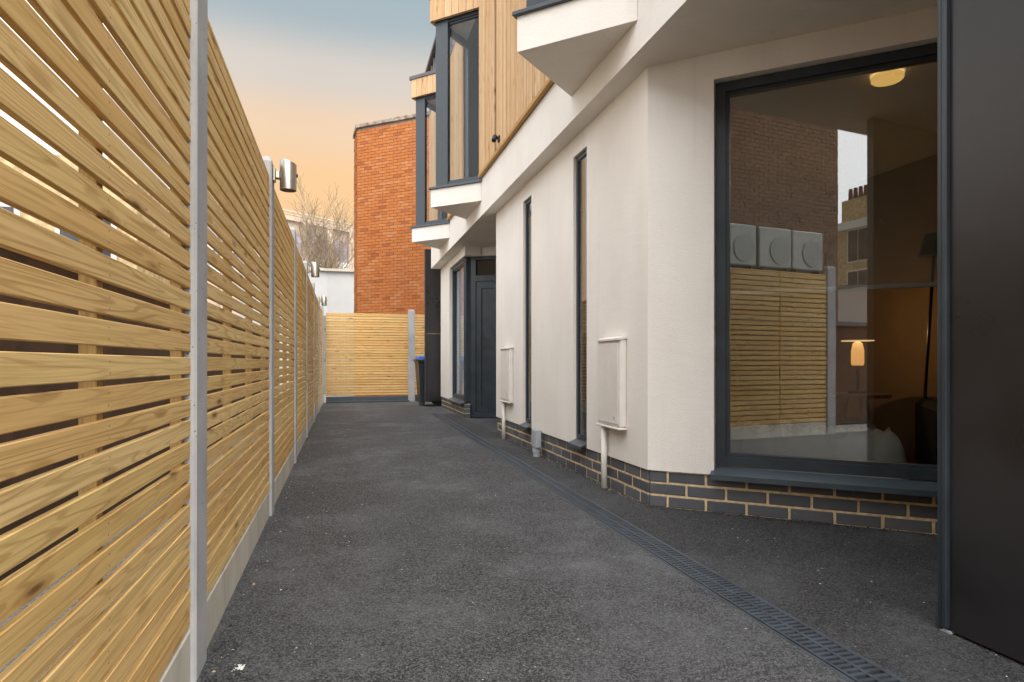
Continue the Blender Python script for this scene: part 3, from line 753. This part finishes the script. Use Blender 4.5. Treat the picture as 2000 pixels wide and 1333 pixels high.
# ------------------------------------------------------------------ interior of the near room
def ray(u, v):
    a = (u-1000)/FPX; b = (708-v)/FPX; c, s = math.cos(PSI), math.sin(PSI); return Vector((a*c+s, -a*s+c, b))
cl_ = thing('ceiling_light', (4.0, 4.1, 2.6), 'round glowing warm ceiling light seen through the large window', 'light')
r_ = ray(1733, 158); k_ = (2.58-CAMH)/r_.z; c_ = r_*k_; cxl, cyl = c_.x, c_.y
MB().prism([(cxl+.088*math.cos(2*math.pi*q/32), cyl+.088*math.sin(2*math.pi*q/32)) for q in range(32)], 2.578, 2.615).done('diffuser', 'lamp_warm', cl_, .01)
MB().prism([(cxl+.092*math.cos(2*math.pi*q/32), cyl+.092*math.sin(2*math.pi*q/32)) for q in range(32)], 2.616, 2.629).done('base', 'lamp_side', cl_)
bl = thing('roller_blind', TB(1.3, .2, 1.3), 'sheer roller blind lowered halfway behind the large window', 'blind')
vs = [TB(.40, .20, 1.318), TB(2.34, .20, 1.318), TB(2.34, .20, 2.62), TB(.40, .20, 2.62)]
mesh('fabric', vs, [(0, 1, 2, 3)], 'sheer_fabric', bl)
box('bottom_bar', (.40, .192, 1.293), (2.34, .208, 1.317), 'fabric_white', bl, .003, TB)
r_ = ray(1675, 662); k_ = 5.1/ (r_.x*math.sin(PSI)+r_.y*math.cos(PSI)); tl = Vector((0, 0, CAMH))+r_*k_
tb = thing('side_table', (tl.x, tl.y, .06), 'small round side table under the glowing lamp indoors', 'table')
MB().prism([(tl.x+.24*math.cos(2*math.pi*q/24), tl.y+.24*math.sin(2*math.pi*q/24)) for q in range(24)], .60, .63).done('table_top', 'oak', tb, .004)
for q in range(3):
    t = q*2.1; MB().tube([(tl.x+.17*math.cos(t), tl.y+.17*math.sin(t), .06), (tl.x+.08*math.cos(t), tl.y+.08*math.sin(t), .60)], [.012, .016], 8).done('leg', 'oak', tb)
tlm = thing('table_lamp', (tl.x, tl.y, .63), 'glowing orange table lamp with flat disc top inside the room', 'lamp')
MB().tube([(tl.x, tl.y, .63), (tl.x, tl.y, .65), (tl.x, tl.y, .655), (tl.x, tl.y, .86)], [.07, .07, .012, .012], 14).done('stem', 'black_plastic', tlm)
MB().tube([(tl.x, tl.y, .86), (tl.x, tl.y, .88), (tl.x, tl.y, .98), (tl.x, tl.y, 1.04), (tl.x, tl.y, 1.055)], [.042, .048, .048, .036, .015], 20).done('globe', 'table_lamp_glow', tlm, 0, True)
MB().tube([(tl.x, tl.y, 1.058), (tl.x, tl.y, 1.066)], [.12, .12], 28).done('disc_shade', 'lamp_side', tlm)
pl_ = bpy.data.lights.new('lamp_bulb', 'POINT'); pl_.energy = 3.5; pl_.color = (1, .55, .22); pl_.shadow_soft_size = 0.
po_ = bpy.data.objects.new('lamp_bulb', pl_); link(po_, tlm); po_.location = (tl.x, tl.y, 1.16)
sf = thing('armchair', TB(2.0, 1.1, .06), 'black upholstered armchair in the room behind the large window', 'chair')
box('seat', (1.75, .75, .2), (2.6, 1.5, .48), 'fabric_black', sf, .04, TB); box('backrest', (1.75, 1.50, .2), (2.6, 1.7, .85), 'fabric_black', sf, .05, TB)
box('armrest', (1.60, .75, .12), (1.745, 1.7, .62), 'fabric_black', sf, .04, TB); box('armrest', (2.605, .75, .12), (2.75, 1.7, .62), 'fabric_black', sf, .04, TB)
for a, b in ((1.65, .8), (1.65, 1.6), (2.65, .8), (2.65, 1.6)): box('leg', (a-.02, b-.02, .06), (a+.02, b+.02, .12), 'oak', sf, 0, TB)
bd_ = thing('bed', TB(.9, 1.3, .06), 'low bed with crumpled white sheet close to the large window', 'bed')
box('base', (.35, .45, .1), (1.35, 2.3, .26), 'fabric_grey', bd_, .02, TB); box('mattress', (.33, .43, .261), (1.37, 2.32, .42), 'fabric_grey', bd_, .05, TB)
for a, b in ((.4, .5), (1.3, .5), (.4, 2.2), (1.3, 2.2)): box('leg', (a-.03, b-.03, .06), (a+.03, b+.03, .1), 'oak', bd_, 0, TB)
vs = []; fs = []; NU, NV = 36, 16
for i in range(NU+1):
    for j in range(NV+1):
        u = .30+1.12*i/NU; t = .34+.5*j/NV
        z = .445+.02*math.sin(i*.9+j*.5)+.015*math.sin(i*2.1-j*.8)
        if t < .43: z -= min(.36, (.43-t)*3.6)
        if u > 1.37: z -= min(.3, (u-1.37)*5)
        vs.append(TB(u, t+.01*math.sin(i*1.7), z))
for i in range(NU):
    for j in range(NV): a = i*(NV+1)+j; fs.append((a, a+NV+1, a+NV+2, a+1))
mesh('sheet', vs, fs, 'fabric_white', bd_, True)
fl = thing('floor_lamp', TB(1.9, 2.0, .06), 'thin black slanting pole lamp in the corner of the room', 'lamp')
def spt(u, v, Z):
    r = ray(u, v); return Vector((0, 0, CAMH))+r*(Z/(r.x*math.sin(PSI)+r.y*math.cos(PSI)))
MB().tube([spt(1807, 765, 4.6), spt(1824, 500, 4.6)], [.011, .011], 8).done('pole', 'black_plastic', fl)
q = spt(1807, 765, 4.6); MB().tube([(q.x, q.y, .06), (q.x, q.y, .085), (q.x, q.y, .09), (q.x, q.y, q.z)], [.13, .13, .012, .012], 16).done('base', 'black_plastic', fl)
q = spt(1824, 500, 4.6); MB().tube([q, q+Vector((0, 0, .16))], [.1, .06], 16).done('shade', 'black_plastic', fl)

# ------------------------------------------------------------------ far red brick building
def brick_wall(T, L, z0, z1, mat, parent, nm='brickwork', bl=.215, bh=.065, mg=.01, cut=0):
    vs = []; fs = []; tone = []
    nc = int((z1-z0)/(bh+mg)); rr = random.Random(3)
    for c in range(nc):
        z = z0+c*(bh+mg); u = -(bl+mg)/2 if c % 2 else 0.
        while u < L:
            a, b = max(u, 0), min(u+bl, L)
            if b-a > .03:
                i = len(vs); t = rr.uniform(-.004, .004)
                vs += [T(a, t, z), T(b, t, z), T(b, t, z+bh), T(a, t, z+bh), T(a, .03, z), T(b, .03, z), T(b, .03, z+bh), T(a, .03, z+bh)]
                fs += [(i, i+1, i+2, i+3), (i, i+4, i+5, i+1), (i+1, i+5, i+6, i+2), (i+2, i+6, i+7, i+3), (i+3, i+7, i+4, i)]
                g = rr.random()**.8; tone += [g]*5
            u += bl+mg
    me = bpy.data.meshes.new(nm); me.from_pydata(vs, [], fs); me.materials.append(MAT[mat])
    at = me.attributes.new('tone', 'FLOAT', 'FACE'); at.data.foreach_set('value', tone)
    o = bpy.data.objects.new(nm, me); link(o, parent); o['kind'] = 'stuff'; return o
rb = thing('brick_building', (1.5, 17, 0), 'tall windowless orange red brick building rising behind the end fence', 'building')
dR = Vector((.777, -.629)); OR = Vector((.385, 16.62)); iR = Vector((.629, .777))
TR = lambda u, t, z: (OR.x+dR.x*u+iR.x*t, OR.y+dR.y*u+iR.y*t, z)
brick_wall(TR, 3.0, .0, 6.96, 'red_brick', rb)
eR = Vector((-.09, 1.)).normalized()
TC = lambda u, t, z: (OR.x+eR.x*u+.95*t, OR.y+eR.y*u+.3*t, z)
brick_wall(TC, .8, .0, 6.96, 'red_brick', rb)
A_ = TR(3.0, .012, 0)[:2]; B_ = (TR(.012, .012, 0)[0], TR(.0, .012, 0)[1]); C_ = TC(.8, .012, 0)[:2]
MB().prism([A_, (A_[0]+2.6, A_[1]+3.2), (C_[0]+2.9, C_[1]+2.2), C_, B_], 0, 6.955).done('core', 'mortar_grey', rb)
MB().prism([TR(3.0, -.035, 0)[:2], (A_[0]+2.6, A_[1]+3.2), (C_[0]+2.9, C_[1]+2.2), TC(.8, -.035, 0)[:2], (OR.x-.04, OR.y-.035)], 6.957, 7.05).done('coping', 'coping', rb, .006)

# ------------------------------------------------------------------ beyond: grey board fence, white building, offices, tree
gf = thing('board_fence', (0, 17.4, 0), 'weathered grey vertical board fence in front of the white building', 'fence')
yy = 18.2
for i in range(14):
    x0 = -.62+i*.10
    box('board', (x0, yy+.02*(i % 2), 0), (x0+.092, yy+.02+.02*(i % 2), 2.17+.012*i+random.uniform(-.02, .02)), 'grey_wood', gf, .003)
box('rail', (-.62, yy+.045, 1.6), (.78, yy+.08, 1.68), 'grey_wood', gf)
wbld = thing('white_building', (0, 26, 0), 'low white rendered building between the fence and the red brick building', 'building')
MB().prism([(-3.6, 24.2), (-.55, 25.2), (3.2, 25.0), (3.2, 31), (-3.6, 31)], 0, 4.42).done('walls', 'far_white', wbld)
MB().prism([(-3.72, 24.05), (-.56, 25.06), (3.3, 24.86), (3.3, 31.1), (-3.72, 31.1)], 4.421, 4.52).done('roof_edge', 'grey_ledge', wbld)
of = thing('office_building', (0, 66, 0), 'large pale glazed office building faint in the distance behind bare tree', 'building')
def spx(u, v, Z):
    r = ray(u, v); return Vector((0, 0, CAMH))+r*(Z/(r.x*math.sin(PSI)+r.y*math.cos(PSI)))
a_ = spx(540, 405, 59); b_ = spx(720, 446, 68)
dO = Vector((b_.x-a_.x, b_.y-a_.y)); LO = dO.length; dO.normalize(); iO = Vector((-dO.y, dO.x))
TO = lambda u, t, z: (a_.x+dO.x*u+iO.x*t, a_.y+dO.y*u+iO.y*t, z)
zt_ = 15.6
box('frame', (-8, .3, 0), (LO+6, 14, zt_-.9), 'hazed_band', of, 0, TO)
box('parapet', (-8, -.1, zt_-.95), (LO+6, 13.9, zt_-.55), 'hazed_band', of, 0, TO)
box('roof_rail', (-8, 0, zt_-.12), (LO+6, .15, zt_), 'grey_ledge', of, 0, TO)
box('roof_rail', (-8, 0, zt_-.40), (LO+6, .15, zt_-.34), 'grey_ledge', of, 0, TO)
n_ = 9; wO = (LO+14)/n_
for i in range(n_+1):
    box('rail_post', (-8+i*wO-.06, .02, zt_-.545), (-8+i*wO+.06, .13, zt_-.005), 'grey_ledge', of, 0, TO)
    box('column', (-8+i*wO-.32, -.15, 0), (-8+i*wO+.32, .299, zt_-.955), 'hazed_band', of, 0, TO)
for i in range(n_):
    for k, (zA, zB, mt) in enumerate(((11.4, 13.5, 'hazed_glass'), (9.35, 10.6, 'office_glass_blue'))):
        for h in range(2):
            ua = -8+i*wO+.35+h*(wO-.7)/2
            box('pane', (ua, .1, zA), (ua+(wO-.7)/2-.08, .29, zB), mt, of, 0, TO)
    box('spandrel', (-8+i*wO+.33, -.05, 10.65), (-8+(i+1)*wO-.33, .295, 11.35), 'white_band', of, 0, TO)
    box('spandrel', (-8+i*wO+.33, -.05, 8.7), (-8+(i+1)*wO-.33, .295, 9.3), 'white_band', of, 0, TO)
def tree(u, v_top, Z, lab, seed, spread=.5, trunk=True):
    rr = random.Random(seed); g = spx(u, 700, Z); top = spx(u, v_top, Z).z
    t = thing('bare_tree', (g.x, g.y, 0), lab, 'tree', 'leafless trees behind the end fence')
    tm = MB(); cm = MB()
    def grow(p, d, L, r, lev):
        n = 4; pts = [p]; rad = [r]; q = p.copy(); dd_ = d.copy()
        for i in range(n):
            dd_ = (dd_+Vector((rr.uniform(-.2, .2), rr.uniform(-.2, .2), rr.uniform(-.02, .14)))).normalized()
            q = q+dd_*L/n; pts.append(q.copy()); rad.append(max(.006, r*(1-.62*(i+1)/n)))
        (tm if lev == 0 else cm).tube(pts, rad, 6 if lev < 2 else 3, cap=lev < 2)
        if lev >= 4: return
        for i in range(1, n+1):
            for c in range(1 if lev == 0 and i < 2 else (2 if lev < 4 else 2)):
                a = rr.random()*6.28; sp = rr.uniform(.45, 1.15)
                nd = (dd_*1.0+Vector((math.cos(a)*sp, math.sin(a)*sp, rr.uniform(.1, .5)))).normalized()
                if lev >= 3 and rr.random() < .35: continue
                grow(pts[i], nd, L*rr.uniform(.45, .66), max(.005, rad[i]*.62), lev+1)
    H_ = top
    grow(Vector((g.x, g.y, -.02)), Vector((0, 0, 1)), H_*.5, H_*.013, 0)
    if tm.v: tm.done('trunk', 'bark', t)
    cm.done('crown', 'bark', t)
tree(604, 330, 27, 'taller leafless tree standing left of the red brick building', 5)
tree(668, 385, 30, 'shorter leafless tree close against the red brick building', 12)

# ------------------------------------------------------------------ beyond the side fence (seen through the gaps and in the glass)
def far_house(name, T, L, H, D, wall, lab, wins, cat='house'):
    t = thing(name, T(L/2, D/2, 0), lab, cat)
    box('walls', (0, 0, 0), (L, D, H), wall, t, 0, T)
    for (u0, u1, z0, z1) in wins:
        w = box('window', (u0, -.05, z0), (u1, -.002, z1), 'painted_white', t, 0, T)
        box('pane', (u0+.08, -.075, z0+.08), ((u0+u1)/2-.03, -.052, z1-.08), 'window_dark', w, 0, T)
        box('pane', ((u0+u1)/2+.03, -.075, z0+.08), (u1-.08, -.052, z1-.08), 'window_dark', w, 0, T)
    return t
far_house('white_house', lambda u, t, z: (-15.2+u, 15+t, z), 10.4, 12, 6, 'painted_white', 'bright white house glimpsed through gaps of the side fence', [(4, 5.4, 5, 7), (1, 2.4, 5, 7)])
far_house('stone_house', lambda u, t, z: (-9+u, 12+t, z), 5.6, 4.35, 2.6, 'stone_yellow', 'yellow stone house glimpsed low through gaps of the side fence', [(3.0, 3.9, 1.9, 3.5), (4.4, 5.3, 1.9, 3.5), (1.2, 2.1, 1.9, 3.5)])
bwl = thing('brown_garden_wall', (-3, 8, 0), 'low brown garden wall glimpsed through lower gaps of the side fence', 'wall')
box('wall', (-1.5, -3.2, 0), (-1.32, 14, 1.42), 'brown_wall', bwl); box('coping', (-1.54, -3.25, 1.422), (-1.28, 14.05, 1.48), 'slate', bwl)  # set close and lengthened past the glimpsed part to keep skylight off the fence back
nb = thing('neighbour_building', (-4.5, -2, 0), 'brown brick building reflected in the large window behind the fence', 'building')
TN = lambda u, t, z: (-3.5-t, -4.75+u, z)
brick_wall(TN, 7.1, 0, 6.0, 'brown_brick', nb)
MB().prism([(-3.512, -4.75), (-3.512, 2.35), (-8, 2.35), (-8, -4.75)], 0, 5.99).done('core', 'mortar_grey', nb)
box('coping', (-8, -4.8, 6.0), (-3.46, 2.45, 6.08), 'coping', nb)
for i, yy in enumerate((-1.9, -2.72, -3.5)):
    t = thing('air_conditioner', (-3.3, yy, 2.5), ['white outdoor air conditioner reflected at left edge of the large window', 'middle white outdoor air conditioner reflected in the large window', 'right white outdoor air conditioner reflected in the large window'][i], 'air conditioner', 'air conditioners on the neighbouring wall')
    box('case', (-3.45, yy-.38, 2.55), (-3.1, yy+.38, 3.25), 'ac_white', t, .02)
    MB().tube([(-3.098, yy-.1, 2.85), (-3.085, yy-.1, 2.85)], [.24, .24], 24).done('fan_grille', 'ac_grille', t)
    box('bracket', (-3.5, yy-.3, 2.48), (-3.1, yy-.26, 2.545), 'iron_black', t); box('bracket', (-3.5, yy+.26, 2.48), (-3.1, yy+.3, 2.545), 'iron_black', t)
TV = lambda u, t, z: (-20+u, -24-t, z)
vh = far_house('terrace_house', TV, 16, 8.3, 8, 'stone_yellow', 'ornate yellow brick terrace house with chimney pots reflected in the large window', [(1.5+2.4*i, 2.8+2.4*i, z, z+1.8) for i in range(6) for z in (1.2, 4.0, 6.2)])
for k in range(2):
    cs = box('chimney', (.9+6*k, .3, 8.3), (2.5+6*k, 1.2, 9.7), 'stone_yellow', vh, 0, TV)
    for i in range(5):
        q = TV(1.1+6*k+.3*i, .75, 9.7); MB().tube([q, (q[0], q[1], 10.4)], [.13, .1], 8).done('chimney_pot', 'rust', cs)
box('cornice', (-.2, -.3, 8.0), (16.2, -.08, 8.4), 'painted_white', vh, 0, TV)
gw = thing('white_gate_wall', (-3, -8.5, 0), 'white painted wall behind iron railings reflected in the large window', 'wall')
box('wall', (-8.4, -9.6, 0), (-5.2, -9.3, 2.9), 'painted_white', gw); box('coping', (-8.45, -9.65, 2.902), (-5.15, -9.25, 3.0), 'slate', gw)
ra = thing('iron_railings', (-2.5, -7, 0), 'black iron railings with spear tops reflected in the large window', 'railings')
for i in range(16):
    x = -6.2+i*.16
    MB().tube([(x, -7, 0), (x, -7, 1.62), (x, -7, 1.63), (x, -7, 1.68), (x, -7, 1.8)], [.011, .011, .011, .028, .002], 6).done('bar', 'iron_black', ra)
for z in (.2, 1.45): box('rail', (-6.25, -7.02, z), (-3.75, -6.98, z+.03), 'iron_black', ra)
S.cycles.max_bounces = 8; S.cycles.transparent_max_bounces = 16
